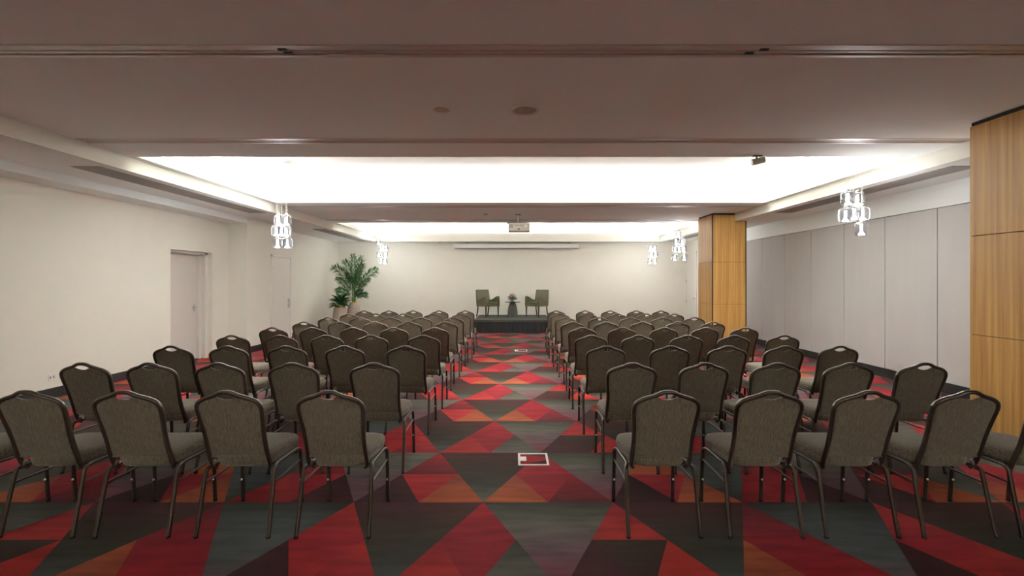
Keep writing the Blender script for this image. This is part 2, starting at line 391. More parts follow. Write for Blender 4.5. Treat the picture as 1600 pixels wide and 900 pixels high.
MB().box(XR-0.012, XR-0.0005, 16.42, 17.32, 0.01, 2.6).build('leaf', M['frame'], d, bevel=0.002, bseg=1)
MB().box(XR-0.02, XR, 16.36, 16.412, 0, 2.66).box(XR-0.02, XR, 17.328, 17.38, 0, 2.66).box(XR-0.02, XR, 16.36, 17.38, 2.608, 2.66).build('frame', M['wall'], d, bevel=0.003, bseg=1)
for z in (0.2, 0.92, 1.63, 2.35): MB().box(XR-0.03, XR-0.01, 17.30, 17.33, z-0.06, z+0.06).build('hinge', M['steel'], d)
h = MB().sweep([(XR-0.012, 16.5, 1.04), (XR-0.06, 16.5, 1.04)], 0.012, 0.012, (0, 0, 1), 8).sweep([(XR-0.06, 16.49, 1.04), (XR-0.06, 16.62, 1.04)], 0.01, 0.01, (0, 0, 1), 8)
h.build('handle', M['steel'], d, smooth=True)
# power point on the left wall
so = tag(MB().box(XL, XL+0.008, 6.58, 6.69, 0.245, 0.335).build('power_outlet', M['white'], bevel=0.003), 'white double power outlet plate low on the left wall', 'power outlet')
for yy in (6.605, 6.655): MB().box(XL+0.008, XL+0.0095, yy-0.012, yy+0.012, 0.275, 0.305).build('socket', M['grille'], so)

# ------------------------------------------------------------------ timber columns
def column(x0, x1, y0, y1, label):
    o = empty('wood_column', ((x0+x1)/2, (y0+y1)/2, 0), label=label, cat='column', group='oak veneered columns')
    hx, hy = (x1-x0)/2, (y1-y0)/2
    MB().box(-hx+0.012, hx-0.012, -hy+0.012, hy-0.012, 0, ZC).build('core', M['dark'], o)
    for z0, z1 in ((0.10, 1.078), (1.084, 2.08), (2.086, 3.20)):
        MB().box(-hx, -hx+0.02, -hy+0.022, hy-0.006, z0, z1).build('panel', M['oak'], o, bevel=0.0015, bseg=1)
        MB().box(hx-0.02, hx, -hy+0.022, hy-0.006, z0, z1).build('panel', M['oak'], o, bevel=0.0015, bseg=1)
        MB().box(-hx+0.022, hx-0.022, -hy, -hy+0.02, z0, z1).build('panel', M['oak'], o, bevel=0.0015, bseg=1)
        MB().box(-hx+0.022, hx-0.022, hy-0.02, hy, z0, z1).build('panel', M['oak'], o, bevel=0.0015, bseg=1)
    for sx in (-1, 1):
        MB().box(sx*(hx-0.012)-0.012, sx*(hx-0.012)+0.012, -hy-0.002, -hy+0.021, 0.0, 3.2).build('corner_trim', M['black'], o)
    MB().box(-hx+0.004, hx-0.004, -hy+0.004, hy-0.004, 0, 0.1).build('plinth', M['dark'], o)
    return o
column(4.67, 5.50, 4.03, 4.89, 'oak veneered square column beside the chair row furthest from the stage')
column(4.69, 5.50, 11.28, 12.14, 'oak veneered square column standing level with the front chair rows')

# ------------------------------------------------------------------ ceiling fittings
def grille(x0, x1, y0, y1, label):
    o = empty('air_grille', ((x0+x1)/2, (y0+y1)/2, ZS), label=label, cat='air vent', group='linear air grilles in the side soffits')
    hx, hy = (x1-x0)/2, (y1-y0)/2; t = 0.02
    MB().box(-hx, hx, -hy, -hy+t, -0.006, -0.0005).box(-hx, hx, hy-t, hy, -0.006, -0.0005).box(-hx, -hx+t, -hy+t, hy-t, -0.006, -0.0005).box(hx-t, hx, -hy+t, hy-t, -0.006, -0.0005).build('frame', M['grille'], o)
    MB().box(-hx+t, hx-t, -hy+t, hy-t, -0.002, -0.0006).build('backing', M['gap'], o)
    sl = MB().box(-0.007, 0.007, -hy+t, hy-t, -0.007, -0.0021).mesh('slat', M['grille'])
    for i in range(13): link('slat', sl, o, (-hx+t+0.012+(2*hx-2*t-0.024)*i/12, 0, 0))
grille(-5.51, -5.15, 5.92, 9.93, 'long slatted air grille beside the larger cove, on the door side')
grille(-5.51, -5.15, 13.03, 16.9, 'long slatted air grille beside the stage cove, on the palm side')
grille(5.42, 5.77, 5.9, 9.9, 'long slatted air grille beside the larger cove, above the grey panels')
grille(5.42, 5.77, 13.03, 16.9, 'long slatted air grille beside the stage cove, behind the wood column')
def disc(name, x, y, z, r, label, cat, deep):
    o = empty(name, (x, y, z), label=label, cat=cat)
    MB().lathe([(r*0.80, -0.001), (r*0.80, -0.008), (r*0.97, -0.010), (r, -0.006), (r, 0.0)], seg=32).build('ring', M['fascia'], o, smooth=True)
    MB().lathe([(0.001, -0.0015), (r*0.8, -0.0015), (r*0.8, -0.003), (r*0.4, deep), (0.001, deep)], seg=32).build('baffle', mat('baffle_grey', (190, 184, 176), 0.7), o, smooth=True)
disc('ceiling_speaker', -0.678, 4.47, ZC, 0.089, 'small round fitting in the near ceiling beam', 'ceiling speaker', -0.003)
disc('ceiling_speaker', 0.106, 4.5, ZC, 0.135, 'larger round fitting in the near ceiling beam', 'ceiling speaker', -0.003)
disc('smoke_detector', -0.68, 11.46, ZC, 0.07, 'small flat detector on the beam beside the projector mount', 'smoke detector', -0.02)
disc('smoke_detector', -2.68, 17.2, ZS, 0.12, 'round detector under the soffit beside the screen case', 'smoke detector', -0.03)
# spotlight
o = empty('spotlight', (3.12, 6.13, ZC), label='small grey cylindrical spotlight at the edge of the larger cove', cat='spotlight')
MB().box(-0.05, 0.07, -0.025, 0.025, -0.012, 0).build('mount', M['grille'], o, bevel=0.003)
MB().sweep([(0, 0, -0.012), (0, 0, -0.05)], 0.012, 0.012, (1, 0, 0), 10).build('arm', M['grille'], o, smooth=True)
ax = Vector((-0.83, 0.1, -0.2)).normalized(); c0 = Vector((0.02, 0, -0.072))
MB().sweep([c0-ax*0.082, c0-ax*0.078, c0+ax*0.078, c0+ax*0.08], [0.03, 0.042, 0.042, 0.038], [0.03, 0.042, 0.042, 0.038], (0, 0, 1), 20).build('barrel', mat('spot_grey', (196, 192, 172), 0.5), o, smooth=True)
MB().sweep([c0+ax*0.0801, c0+ax*0.082], 0.032, 0.032, (0, 0, 1), 20).build('lens', M['white'], o)

# projector
o = empty('projector', (0.10, 11.5, ZC), label='white data projector hanging from the beam between the coves', cat='projector')
MB().lathe([(0.06, -0.014), (0.07, -0.008), (0.07, 0)], seg=24).build('ceiling_plate', M['grille'], o, smooth=True)
MB().sweep([(0, 0, -0.012), (0, 0, -0.20)], 0.018, 0.018, (1, 0, 0), 12).build('pole', M['white'], o, smooth=True)
MB().box(-0.26, 0.22, -0.11, 0.11, -0.222, -0.214).box(-0.04, 0.04, -0.04, 0.04, -0.214, -0.19).build('bracket', M['grille'], o, bevel=0.003)
pb = MB().box(-0.23, 0.28, -0.19, 0.19, -0.42, -0.225).build('body', mat('projector_shell', (200, 194, 180), 0.45, var=0.02), o, bevel=0.018, bseg=3)
MB().box(-0.205, -0.115, -0.194, -0.188, -0.345, -0.255).build('filter', M['grille'], pb)
for i in range(4): MB().box(-0.075+0.055*i, -0.035+0.055*i, -0.192, -0.188, -0.30, -0.268).build('port', M['grille'], pb)
MB().box(0.15, 0.22, -0.192, -0.188, -0.33, -0.28).build('label_plate', M['fascia'], pb)
MB().box(-0.01, 0.04, -0.192, -0.188, -0.385, -0.36).build('receiver', M['black'], pb)
MB().lathe([(0.055, 0), (0.055, 0.03), (0.04, 0.032), (0.001, 0.032)], seg=20).build('lens', M['black'], o, (-0.1, 0.19, -0.32), smooth=True).rotation_euler = (-PI/2, 0, 0)
# screen case
o = empty('projection_screen', (0.10, 17.32, 2.83), label='long white roll-up projection screen case above the stage', cat='screen')
MB().box(-2.24, 2.24, -0.09, 0.09, 0, 0.165).build('housing', M['white'], o, bevel=0.02, bseg=3)
for sx in (-1, 1): MB().box(sx*2.265-0.025, sx*2.265+0.025, -0.095, 0.095, -0.005, 0.17).build('end_cap', M['white'], o, bevel=0.012)
for sx in (-1.8, 1.9): MB().box(sx-0.03, sx+0.03, -0.05, 0.178, 0.165, 0.19).build('bracket', M['grille'], o)
MB().box(-2.2, 2.2, -0.02, 0.02, -0.012, 0.0).build('bottom_bar', M['grille'], o)

# ------------------------------------------------------------------ pendant clusters
def glass_mat():
    m = bpy.data.materials.new('clear_blown_glass'); m.use_nodes = True; nt = m.node_tree; N = nt.nodes; L = nt.links; N.clear()
    out = N.new('ShaderNodeOutputMaterial'); tr = N.new('ShaderNodeBsdfTransparent'); tr.inputs[0].default_value = (0.78, 0.79, 0.83, 1)
    gl = N.new('ShaderNodeBsdfGlossy'); gl.inputs['Roughness'].default_value = 0.05
    df = N.new('ShaderNodeBsdfTranslucent'); df.inputs[0].default_value = (0.9, 0.92, 0.95, 1)
    lw = N.new('ShaderNodeLayerWeight'); lw.inputs[0].default_value = 0.15
    nz = N.new('ShaderNodeTexNoise'); nz.inputs['Scale'].default_value = 18; nz.inputs['Distortion'].default_value = 1.5
    mr = N.new('ShaderNodeMapRange'); mr.inputs['From Min'].default_value = 0.45; mr.inputs['From Max'].default_value = 0.62; mr.inputs['To Min'].default_value = 0.0; mr.inputs['To Max'].default_value = 0.012
    m1 = N.new('ShaderNodeMixShader'); m2 = N.new('ShaderNodeMixShader')
    L.new(nz.outputs['Fac'], mr.inputs['Value']); L.new(mr.outputs['Result'], m1.inputs[0]); L.new(tr.outputs[0], m1.inputs[1]); L.new(df.outputs[0], m1.inputs[2])
    L.new(lw.outputs['Facing'], m2.inputs[0]); L.new(m1.outputs[0], m2.inputs[1]); L.new(gl.outputs[0], m2.inputs[2]); L.new(m2.outputs[0], out.inputs[0])
    return m
M['glass'] = glass_mat(); M['glow'] = emis('lamp_glow', (255, 250, 245), 52.0)
M['cable'] = mat('clear_cable', (200, 198, 192), 0.4)
GW, GH = 0.086, 0.19
glass_me = MB().lathe([(0.02, GH), (0.05, GH), (0.074, GH-0.012), (GW, GH-0.04), (GW, 0.05), (GW-0.008, 0.02), (0.06, 0.004), (0.03, 0.0), (0.001, 0.0)], seg=24).mesh('glass_shade', M['glass'], smooth=True)
glow_me = MB().lathe([(0.001, 0.155), (0.014, 0.152), (0.015, 0.06), (0.020, 0.04), (0.038, 0.025), (0.038, 0.014), (0.001, 0.012)], seg=14).mesh('bulb', M['glow'], smooth=True)
cap_me = MB().lathe([(0.024, 0.0), (0.024, 0.025), (0.008, 0.035)], seg=14).mesh('cap', M['steel'], smooth=True)
def pendant(Y, glasses, label):
    pts = []
    for i, (px, py) in enumerate(glasses):      # lamp centre column, top edge
        yy = Y + (0.09 if i % 2 else -0.09)
        pts.append(((px-803)/F*yy, yy, 1.62+(440-py)/F*yy))
    cx = sum(p[0] for p in pts)/len(pts)
    o = empty('pendant_light', (cx, Y, CZ), label=label, cat='pendant light', group='clusters of glass pendant lamps')
    MB().lathe([(0.001, -0.03), (0.2, -0.03), (0.21, -0.022), (0.21, 0)], seg=32).build('canopy', M['white'], o, smooth=True)
    for x, yy, zt in pts:
        g = link('glass_shade', glass_me, o, (x-cx, yy-Y, zt-GH-CZ))
        link('bulb', glow_me, g); link('cap', cap_me, g, (0, 0, GH))
        MB().sweep([(x-cx, yy-Y, zt+0.03-CZ), (x-cx, yy-Y, -0.02)], 0.0022, 0.0022, (1, 0, 0), 5).build('cable', M['cable'], o)
pendant(6.5, [(1325, 299), (1340, 301), (1321, 325.5), (1334.5, 323), (1348, 323), (1346, 347)], 'six-lamp clear glass pendant cluster hanging before the grey panels, in the larger cove')
pendant(8.5, [(436, 336), (447.6, 336), (432, 352.5), (440, 353), (446.5, 353), (433.6, 371.6), (449, 371.6)], 'seven-lamp clear glass pendant cluster hanging beside the door wall, in the larger cove')
pendant(16.0, [(591.3, 373), (595, 383), (599, 383), (603.5, 383), (592, 393), (602.2, 393), (595, 403), (601.5, 404)], 'eight-lamp clear glass pendant cluster near the palm')
pendant(16.0, [(1016, 383.5), (1022.8, 383), (1018.5, 393), (1024.5, 393), (1015.5, 403.5), (1023.2, 404)], 'six-lamp clear glass pendant cluster near the stage and the tall white door')
pendant(13.45, [(1059.7, 361), (1056.5, 372), (1066, 372), (1055, 384), (1061.2, 384), (1068.3, 384), (1054.3, 397), (1069, 397)], 'eight-lamp clear glass pendant cluster beside the wood column near the stage')

# ------------------------------------------------------------------ stage
SY, SZ = 15.0, 0.42
o = empty('stage', (-0.055, SY, 0), label='low black carpeted stage with pleated dark skirt', cat='stage')
M['deck'] = mat('stage_carpet', (62, 62, 58), 0.95, var=0.12, scale=80, bump=0.2)
M['skirt'] = mat('stage_skirt', (16, 17, 21), 0.7, var=0.12, scale=12)
for sx in (-1, 1):
    MB().box(min(0.001*sx, 1.2*sx), max(0.001*sx, 1.2*sx), 0.0, 2.25, SZ-0.07, SZ).build('deck', M['deck'], o, bevel=0.004, bseg=1)
V, Fc = [], []; n = 260; rows = 4
path = [(-1.2+0.02, 2.2), (-1.2+0.02, 0.02), (1.18, 0.02), (1.18, 2.2)]
seglen = [2.18, 2.36, 2.18]; tot = sum(seglen)
for i in range(n+1):
    d = tot*i/n
    k = 0
    while k < 2 and d > seglen[k]: d -= seglen[k]; k += 1
    t = d/seglen[k]; p, q = path[k], path[k+1]; x = p[0]+(q[0]-p[0])*t; yy = p[1]+(q[1]-p[1])*t
    nx, ny = ((-1, 0), (0, -1), (1, 0))[k]
    for r in range(rows+1):
        z = (SZ-0.07)*r/rows; amp = 0.02*(1-0.6*r/rows)
        wv = math.sin(i*1.35+1.2*math.sin(i*0.23))*amp*0.7+math.sin(i*0.47+1)*amp*0.8
        V.append((x+nx*wv, yy+ny*wv, z+0.002))
for i in range(n):
    for r in range(rows):
        a = i*(rows+1)+r; Fc.append((a, a+rows+1, a+rows+2, a+1))
link('skirt', make_mesh('skirt', V, Fc, M['skirt'], True), o)

# ------------------------------------------------------------------ armchairs
M['leather'] = mat('olive_leather', (82, 82, 54), 0.42, var=0.08, scale=14, bump=0.1, bscale=90)
M['darkwood'] = mat('dark_timber', (48, 38, 32), 0.45, var=0.15, scale=8, stretch=(4, 4, .5))
def armchair(loc, rz, label):
    # local: faces +y, origin at floor centre
    o = empty('armchair', loc, rz, label, 'armchair', 'armchairs on the stage')
    MB().box(-0.235, 0.235, -0.20, 0.27, 0.36, 0.43).build('seat_base', M['leather'], o, bevel=0.015)
    MB().box(-0.22, 0.22, -0.19, 0.28, 0.43, 0.51).build('seat_cushion', M['leather'], o, bevel=0.03, bseg=3)
    prof = [(-0.29, 0.36), (-0.17, 0.36), (-0.20, 0.6), (-0.27, 0.92), (-0.33, 0.925), (-0.315, 0.6)]
    MB().prism(prof, 'x', -0.265, 0.265).build('backrest', M['leather'], o, bevel=0.018, bseg=3)
    arm = [(-0.20, 0.36), (0.29, 0.36), (0.285, 0.60), (0.275, 0.70), (0.25, 0.71), (0.12, 0.67), (-0.02, 0.60), (-0.12, 0.57), (-0.215, 0.575)]
    for sx in (-1, 1):
        MB().prism(arm, 'x', min(sx*0.225, sx*0.305), max(sx*0.225, sx*0.305)).build('arm', M['leather'], o, bevel=0.016, bseg=3)
        MB().sweep([(sx*0.265, 0.25, 0.37), (sx*0.265, 0.25, 0.0)], [0.026, 0.017], [0.026, 0.017], (1, 0, 0), 8, sq=0.5).build('leg', M['darkwood'], o, smooth=True)
        MB().sweep([(sx*0.235, -0.23, 0.37), (sx*0.235, -0.24, 0.26), (sx*0.236, -0.262, 0.14), (sx*0.24, -0.30, 0.03), (sx*0.24, -0.302, 0.001)], 0.022, 0.018, (1, 0, 0), 8, sq=0.5).build('leg', M['darkwood'], o, smooth=True)
    return o
ang = math.atan2(-0.75, 0.66)-PI/2
armchair((-0.90, 16.28, SZ+0.001), ang, 'olive leather armchair on the stage, on the palm side')
armchair((0.79, 16.28, SZ+0.001), -ang, 'olive leather armchair on the stage, on the wood column side')
o = empty('side_table', (-0.045, 16.15, SZ), label='small round table with tapered grey pedestal between the armchairs', cat='table')
MB().lathe([(0.172, 0), (0.172, 0.06), (0.165, 0.2), (0.14, 0.36), (0.10, 0.46), (0.085, 0.50)], seg=28).build('pedestal', mat('grey_concrete', (74, 74, 68), 0.8, var=0.12, scale=20), o, smooth=True)
MB().lathe([(0.001, 0.50), (0.262, 0.50), (0.268, 0.506), (0.268, 0.516), (0.262, 0.52), (0.001, 0.52)], seg=36).build('tabletop', mat('dark_glass', (46, 44, 40), 0.15), o, smooth=True)
o = empty('flower_arrangement', (-0.055, 16.15, SZ+0.52), label='low bouquet of pink blooms and blue-green foliage on the side table', cat='flowers')
MB().lathe([(0.045, 0), (0.06, 0.03), (0.055, 0.08), (0.05, 0.09)], seg=16).build('vase', mat('pale_vase', (150, 160, 156), 0.3), o, smooth=True)
def leaf_mesh(name, L, W, m, bend=0.25, n=5):
    V, Fc = [], []
    for i in range(n+1):
        t = i/n; wv = W*math.sin(PI*min(0.97, t*0.94+0.03))**0.8/2; z = bend*L*(t-1.6*t*t)
        V += [(-wv, t*L, z+wv*0.35), (0, t*L, z), (wv, t*L, z+wv*0.35)]
    for i in range(n):
        a = i*3; Fc += [(a, a+1, a+4, a+3), (a+1, a+2, a+5, a+4)]
    return make_mesh(name, V, Fc, m, True)
M['eucal'] = mat('blue_green_leaf', (140, 158, 148), 0.6, var=0.15, scale=10)
M['petal_pink'] = mat('pink_petal', (222, 150, 142), 0.6, var=0.15); M['petal_red'] = mat('red_petal', (160, 52, 62), 0.6, var=0.15); M['petal_cream'] = mat('cream_petal', (226, 206, 196), 0.6, var=0.1)
def bloom(m, r):
    q = MB()
    for ring, (n, tilt, rr) in enumerate(((6, 0.35, 1.0), (5, 0.8, 0.8), (4, 1.2, 0.55))):
        for k in range(n):
            a = 2*PI*k/n+ring*0.5; ca, sa = math.cos(a), math.sin(a); R = r*rr
            def P(u, v): # radial, side
                h = u*math.sin(tilt)+0.25*R*(v/R)**2*2; d = u*math.cos(tilt); return (ca*d-sa*v, sa*d+ca*v, h)
            q.add([P(0, 0), P(R*0.6, -R*0.45), P(R, 0), P(R*0.6, R*0.45)], [(0, 1, 2, 3)])
    return make_mesh('bloom', q.V, q.F, m, False)
blooms = [bloom(M['petal_pink'], 0.04), bloom(M['petal_red'], 0.035), bloom(M['petal_cream'], 0.04)]
rr = random.Random(3)
for k in range(24):
    a = rr.uniform(0, 2*PI); e = rr.uniform(0.35, 1.5); R = rr.uniform(0.09, 0.15)
    p = Vector((math.cos(a)*math.cos(e)*R, math.sin(a)*math.cos(e)*R, 0.10+math.sin(e)*R*1.1))
    g = link('bloom', blooms[0 if k % 4 < 2 else (1 if k % 4 == 2 else 2)], o, p); g.rotation_euler = (0, 0, a); g.rotation_euler = Vector((p.x, p.y, p.z-0.08)).to_track_quat('Z', 'Y').to_euler()
lfm = leaf_mesh('leaf', 0.16, 0.075, M['eucal'])
for k in range(70):
    a = 2*PI*k/70*7.1; el = rr.uniform(-0.35, 1.2)
    g = link('leaf', lfm, o, (0.02*math.cos(a), 0.02*math.sin(a), 0.075+0.05*rr.random())); g.rotation_euler = (el, 0, a-PI/2)

# ------------------------------------------------------------------ potted plants
M['pot'] = mat('stone_pot', (172, 160, 148), 0.8, var=0.1, scale=25, bump=0.2)
M['coir'] = mat('orange_coir', (206, 146, 74), 0.95, var=0.3, scale=60, bump=0.5)
M['palm'] = mat('palm_green', (50, 90, 44), 0.45, var=0.3, scale=6); M['bush'] = mat('glossy_green', (40, 84, 36), 0.35, var=0.3, scale=8); M['stem'] = mat('stem_green', (84, 120, 56), 0.6, var=0.2)
def pot(o, prof):
    MB().lathe(prof, seg=28).build('pot', M['pot'], o, smooth=True)
    r, z = prof[-2]; MB().lathe([(0.001, z+0.01), (r*0.5, z+0.035), (r*0.9, z+0.03), (r*0.97, z-0.01)], seg=20).build('coir_mulch', M['coir'], o, smooth=True)
def frond(o, p0, p1, p2, ln, m, name='frond'):
    P = [Vector(p0), Vector(p1), Vector(p2)]
    B = lambda t: P[0]*(1-t)**2+P[1]*2*t*(1-t)+P[2]*t*t
    q = MB().sweep([B(i/12) for i in range(13)], [0.008-0.0055*i/12 for i in range(13)], [0.008-0.0055*i/12 for i in range(13)], (0.1, 1, 0.05), 5)
    n = 36
    for i in range(n):
        t = 0.30+0.70*i/(n-1); c = B(t); tg = (B(min(1, t+0.02))-B(t-0.02)).normalized()
        side = tg.cross(Vector((0.15, -1, 0.3))).normalized()
        up = side.cross(tg).normalized()
        L = ln*(0.55+0.45*math.sin(PI*min(1, (t-0.25)/0.8)))*(1-0.35*max(0, t-0.8)/0.2)*random.uniform(0.6, 1.1)
        for s in (-1, 1):
            d = (tg*(0.75+0.5*(t-0.3))+side*s*random.uniform(0.45, 1.05)+up*0.25*random.uniform(-.6, 1)).normalized(); e = c+d*L+Vector((0, 0, -0.16*L)); m1 = c+d*L*0.45+Vector((0, 0, 0.015))
            wv = tg.cross(d).cross(d).normalized()*0.015+Vector((0, 0, 0.004))
            q.add([c, m1+wv, e, m1-wv], [(0, 1, 2, 3)])
    q.build(name, m, o)
o = empty('potted_palm', (-5.44, 16.2, 0), label='tall feathery palm in a tapered stone pot in the corner', cat='plant')
pot(o, [(0.17, 0), (0.20, 0.05), (0.225, 0.35), (0.22, 0.55), (0.19, 0.75), (0.15, 0.87), (0.14, 0.88), (0.13, 0.86)])
fr = [((0, 0, 1.0), (0.0, 0, 1.9), (-0.03, 0.0, 2.50)), ((0.02, 0.02, 1.0), (0.05, 0.0, 1.8), (0.23, 0.05, 2.44)), ((-0.02, 0, 1.0), (-0.04, -0.05, 1.9), (-0.25, -0.12, 2.30)), ((0.02, 0, 1.0), (0.1, -.1, 1.8), (0.35, -0.2, 2.18)),
      ((-0.02, 0, 1.0), (-0.2, 0.0, 1.95), (-0.70, 0.02, 2.10)), ((0.03, 0, 1.0), (0.2, 0, 1.75), (0.80, -0.05, 2.03)), ((0.03, -0.03, 0.95), (0.18, -0.1, 1.5), (0.60, -0.2, 1.70)), ((-0.03, 0, 0.95), (-0.15, -0.15, 1.55), (-0.5, -0.2, 1.72)),
      ((-0.02, 0, 0.9), (-0.15, -0.1, 1.35), (-0.55, -0.15, 1.33)), ((0.03, 0, 0.9), (0.1, -0.1, 1.3), (0.34, -0.2, 1.28)), ((0.03, 0, 0.9), (0.15, 0, 1.2), (0.40, 0.1, 1.16)), ((0, 0.03, 0.95), (0.0, 0.2, 1.7), (0.1, 0.5, 2.0)), ((0, -0.03, 0.95), (0.0, -0.2, 1.6), (-0.1, -0.45, 1.9))]
for k, (a, b_, c_) in enumerate(fr): frond(o, a, b_, c_, 0.34 if k < 6 else 0.24, M['palm'])
for k in range(5):
    a = k*1.3; MB().sweep([(0.05*math.cos(a), 0.05*math.sin(a), 0.87), (0.03*math.cos(a), 0.03*math.sin(a), 1.45+0.1*k)], [0.016, 0.009], [0.016, 0.009], (1, 0, 0), 6).build('cane', M['stem'], o, smooth=True)
o = empty('potted_shrub', (-5.66, 15.5, 0), label='low glossy-leaved shrub in a stone pot beside the palm', cat='plant')
pot(o, [(0.19, 0), (0.22, 0.05), (0.24, 0.3), (0.22, 0.55), (0.195, 0.73), (0.19, 0.77), (0.18, 0.77), (0.17, 0.75)])
bl = leaf_mesh('leaf', 0.27, 0.11, M['bush'], 0.35)
for k in range(60):
    a = k*2.4; el = 1.15-1.2*(k/60)+rr.uniform(-.15, .15); h = 0.80+0.22*(1-k/60)
    g = link('leaf', bl, o, (0.10*math.cos(a)+0.02, 0.10*math.sin(a), h)); g.rotation_euler = (el, rr.uniform(-.3, .3), a-PI/2); sc_ = rr.uniform(0.75, 1.15); g.scale = (sc_, sc_, sc_)
for k in range(7):
    a = k*0.9; MB().sweep([(0.04*math.cos(a), 0.04*math.sin(a), 0.76), (0.1*math.cos(a), 0.1*math.sin(a), 1.05)], 0.006, 0.005, (1, 0, 0), 5).build('stem', M['stem'], o)

# ------------------------------------------------------------------ floor boxes
def floor_box(x0, x1, y0, y1, label):
    o = empty('floor_box', ((x0+x1)/2, (y0+y1)/2, 0), label=label, cat='floor outlet', group='floor outlet boxes')
    hx, hy = (x1-x0)/2, (y1-y0)/2; t = 0.02
    MB().box(-hx, hx, -hy, -hy+t, 0.0005, 0.005).box(-hx, hx, hy-t, hy, 0.0005, 0.005).box(-hx, -hx+t, -hy+t, hy-t, 0.0005, 0.005).box(hx-t, hx, -hy+t, hy-t, 0.0005, 0.005).build('frame', M['white'], o)
    MB().box(-hx+t, -hx+t+0.055, -0.045, 0.055, 0.0008, 0.0055).build('latch', M['white'], o)
    MB().box(-hx+t+0.037, -hx+t+0.045, 0.0, 0.008, 0.0056, 0.006).build('keyhole', M['black'], o)
    q = [((-hx+t, -hy+t), (hx-t, -hy+t), (hx-t, -0.02), (-0.05, -hy+t+0.02)), ((-hx+t, -hy+t), (-0.05, -hy+t+0.02), (hx-t, -0.02), (hx-t, 0.05), (-hx+t, hy-t)), ((-hx+t, hy-t), (hx-t, 0.05), (hx-t, hy-t))]
    for pl, c in zip(q, ('dmar', 'red', 'dgr')):
        me = MB().prism(list(pl), 'z', 0.0004, 0.002).mesh('carpet_inset', M['carpet']); ca = me.color_attributes.new('pattern', 'FLOAT_COLOR', 'CORNER')
        for e in ca.data: e.color = (*K[c], 1)
        link('carpet_inset', me, o)
floor_box(0.038, 0.312, 4.20, 4.49, 'silver-framed carpet floor outlet in the aisle between the chairs nearest the back')
floor_box(0.02, 0.31, 11.05, 11.33, 'silver-framed carpet floor outlet in the aisle between the front chairs')

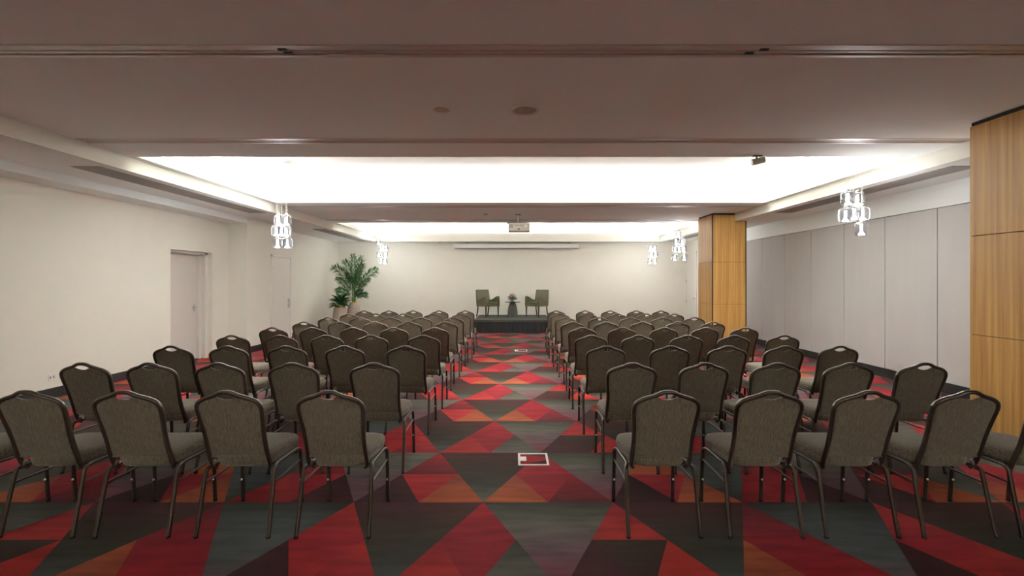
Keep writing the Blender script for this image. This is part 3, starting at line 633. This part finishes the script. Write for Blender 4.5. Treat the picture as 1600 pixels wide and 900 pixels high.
# ------------------------------------------------------------------ banquet chairs
YZ = [(0.395, 0.135), (0.41, 0.118), (0.43, 0.105), (0.47, 0.088), (0.55, 0.060), (0.65, 0.030), (0.75, -0.002), (0.85, -0.036), (0.95, -0.076)]
FRM = [(0.172, 0.402), (0.186, 0.425), (0.190, 0.47), (0.186, 0.55), (0.186, 0.62), (0.191, 0.70), (0.199, 0.78), (0.2015, 0.82), (0.1965, 0.850), (0.180, 0.872), (0.150, 0.889), (0.115, 0.901), (0.075, 0.914), (0.038, 0.933), (0.0, 0.938)]
def make_chair():
    o = empty('banquet_chair', cat='chair', group='rows of banquet chairs facing the stage')
    # seat cushion
    n = 36; rings = [(0.001, 0.522), (0.35, 0.521), (0.65, 0.516), (0.85, 0.507), (0.95, 0.496), (0.995, 0.478), (1.0, 0.462), (0.985, 0.456), (0.99, 0.44), (0.975, 0.424), (0.94, 0.415), (0.001, 0.415)]
    def outline(a):
        c, s = math.cos(a), math.sin(a); e = 0.42
        x = math.copysign(abs(c)**e, c); yy = math.copysign(abs(s)**e, s)
        return x*(0.197+0.023*yy), 0.315+yy*0.228
    V, Fc = [], []
    for sc_, z in rings:
        for k in range(n):
            x, yy = outline(2*PI*(k+0.5)/n); V.append((x*sc_, 0.315+(yy-0.315)*sc_, z))
    for i in range(len(rings)-1):
        for k in range(n): Fc.append((i*n+k, (i+1)*n+k, (i+1)*n+(k+1) % n, i*n+(k+1) % n))
    st = MB().add(V, Fc).build('seat', M['fabric'], o, smooth=True)
    MB().sweep([(*(lambda p: (p[0]*1.0, 0.315+(p[1]-0.315)*1.0))(outline(2*PI*(k+0.5)/n)), 0.459) for k in range(n)], 0.004, 0.004, (0, 0, 1), 5, closed=True).build('piping', M['fabric'], st, smooth=True)
    # back panel
    fz = lambda x: interp([(a, c) for a, c in reversed(FRM[8:])], abs(x))
    wid = lambda z: interp([(c, a) for a, c in FRM[:9]], z) if z < 0.85 else interp([(c, a) for a, c in FRM[8:]], z)
    nu, nv = 16, 16; zb = 0.49
    def top(x):
        x = abs(x)
        return fz(x)-0.006 if x > 0.070 else 0.885+(fz(0.070)-0.006-0.885)*(x/0.070)**2
    V, Fc = [], []
    for side in (1, -1):
        for j in range(nv+1):
            for i in range(nu+1):
                u = -1+2*i/nu; xt = u*0.193; v = j/nv; z = zb+v*(top(xt)-zb); x = u*min(interp([(c, a) for a, c in FRM[:9]], z), 0.2)
                if z > 0.85: x = u*0.193
                ed = (1-abs(u)**6)*(1-abs(2*v-1)**8)
                yy = interp(YZ, z)+(0.004+(0.03 if side > 0 else 0.007)*ed)*side
                V.append((x, yy, z))
    N1 = (nu+1)*(nv+1)
    for j in range(nv):
        for i in range(nu):
            a = j*(nu+1)+i; Fc.append((a, a+nu+1, a+nu+2, a+1)); Fc.append((N1+a, N1+a+1, N1+a+nu+2, N1+a+nu+1))
    for i in range(nu):
        Fc.append((i, i+1, N1+i+1, N1+i)); a = nv*(nu+1)+i; Fc.append((a, N1+a, N1+a+1, a+1))
    bk = MB().add(V, Fc).build('backrest', M['fabric'], o, smooth=True)
    MB().sweep([(x, interp(YZ, zb)-0.009, zb) for x in (-0.174, -0.09, 0, 0.09, 0.174)], 0.0055, 0.0055, (0, 0, 1), 6).build('piping', M['fabric'], bk, smooth=True)
    half = [(a, interp(YZ, c), c) for a, c in FRM]
    path = smooth_path(half+[(-x, yy, z) for x, yy, z in reversed(half[:-1])], 2)
    MB().sweep(path, 0.0132, 0.016, (0, 1, 0), 10, sq=0.8).build('back_frame', M['bronze'], o, smooth=True)
    for s in (-1, 1):
        MB().sweep(smooth_path([(s*0.200, 0.165, 0.412), (s*0.212, 0.122, 0.410), (s*0.2205, 0.094, 0.395), (s*0.223, 0.082, 0.355), (s*0.226, 0.045, 0.19), (s*0.229, 0.0, 0.006)], 3), 0.0105, 0.0125, (1, 0, 0), 8, sq=0.6).build('leg', M['bronze'], o, smooth=True)
        MB().sweep(smooth_path([(s*0.203, 0.42, 0.409), (s*0.211, 0.462, 0.404), (s*0.2145, 0.481, 0.385), (s*0.216, 0.489, 0.34), (s*0.218, 0.508, 0.006)], 3), 0.0105, 0.0125, (1, 0, 0), 8, sq=0.6).build('leg', M['bronze'], o, smooth=True)
        MB().sweep([(s*0.200, 0.15, 0.412), (s*0.2035, 0.43, 0.409)], 0.010, 0.011, (1, 0, 0), 8, sq=0.6).build('side_rail', M['bronze'], o, smooth=True)
        MB().sweep([(s*0.2225, 0.074, 0.318), (s*0.2165, 0.49, 0.318)], 0.0068, 0.0068, (1, 0, 0), 8).build('stretcher', M['bronze'], o, smooth=True)
        MB().lathe([(0.001, -0.007), (0.006, -0.006), (0.008, 0), (0.006, 0.006), (0.001, 0.007)], seg=8).build('bumper', M['white'], o, (s*0.216, 0.484, 0.17), smooth=True)
        for yy, xx in ((0.0, 0.229), (0.508, 0.218)): MB().lathe([(0.013, 0), (0.0145, 0.006), (0.013, 0.014)], seg=10).build('foot_cap', M['black'], o, (s*xx, yy, 0), smooth=True)
        MB().box(s*0.178-0.005, s*0.178+0.005, 0.092, 0.125, 0.425, 0.452).build('bracket', M['steel'], o, bevel=0.003, bseg=1)
    MB().sweep([(-0.2, 0.17, 0.408), (0.2, 0.17, 0.408)], 0.009, 0.009, (0, 0, 1), 6).build('cross_bar', M['bronze'], o, smooth=True)
    return o
ROWS = [170, 126.5, 100, 83.3, 71.3, 62.3, 55.3, 49.8, 45.1]
PX = [[-125, 37, 190, 351, 512, 1045, 1208, 1362, 1519, 1676],
      [126, 231, 339, 455, 583, 989, 1103, 1216, 1331, 1447], [266, 354, 446, 537, 633, 948, 1049, 1139, 1228, 1314],
      [361, 436.7, 509, 579, 661, 924.5, 998, 1074.5, 1148.5, 1226], [425, 488, 551, 615, 679, 910.5, 973, 1039, 1103, 1165],
      [474.5, 530, 585.5, 639, 695.5, 895.5, 948, 1004.5, 1060, 1115], [512.5, 562, 609.5, 657.5, 707.5, 884.5, 937, 986, 1035.5, 1085.5],
      [545, 587, 630, 676, 720, 875.7, 919.5, 965, 1010, 1054.5], [568.7, 607.5, 645.5, 686, 727, 869.5, 914.5, 953.7, 994.5, 1033]]
NTH = ['first', 'second', 'third', 'fourth', 'fifth', 'sixth', 'seventh', 'eighth', 'ninth']
proto = make_chair(); used = False
rc = random.Random(11)
for r, (dy, xs) in enumerate(zip(ROWS, PX)):
    Yt = 499.0/dy
    for i, px in enumerate(xs):
        X = (px-803)/F*Yt; Y = Yt+0.076
        o = copy_tree(proto) if used else proto; used = True
        o.location = (X, Y, 0); o.rotation_euler = (0, 0, rc.uniform(-0.02, 0.02))
        seat_no = 4-i if i < 5 else i-5
        o['label'] = 'brown fabric banquet chair, %s row from stage, %s seat from aisle, %s' % (NTH[8-r], NTH[seat_no], 'palm side' if i < 5 else 'wood column side')
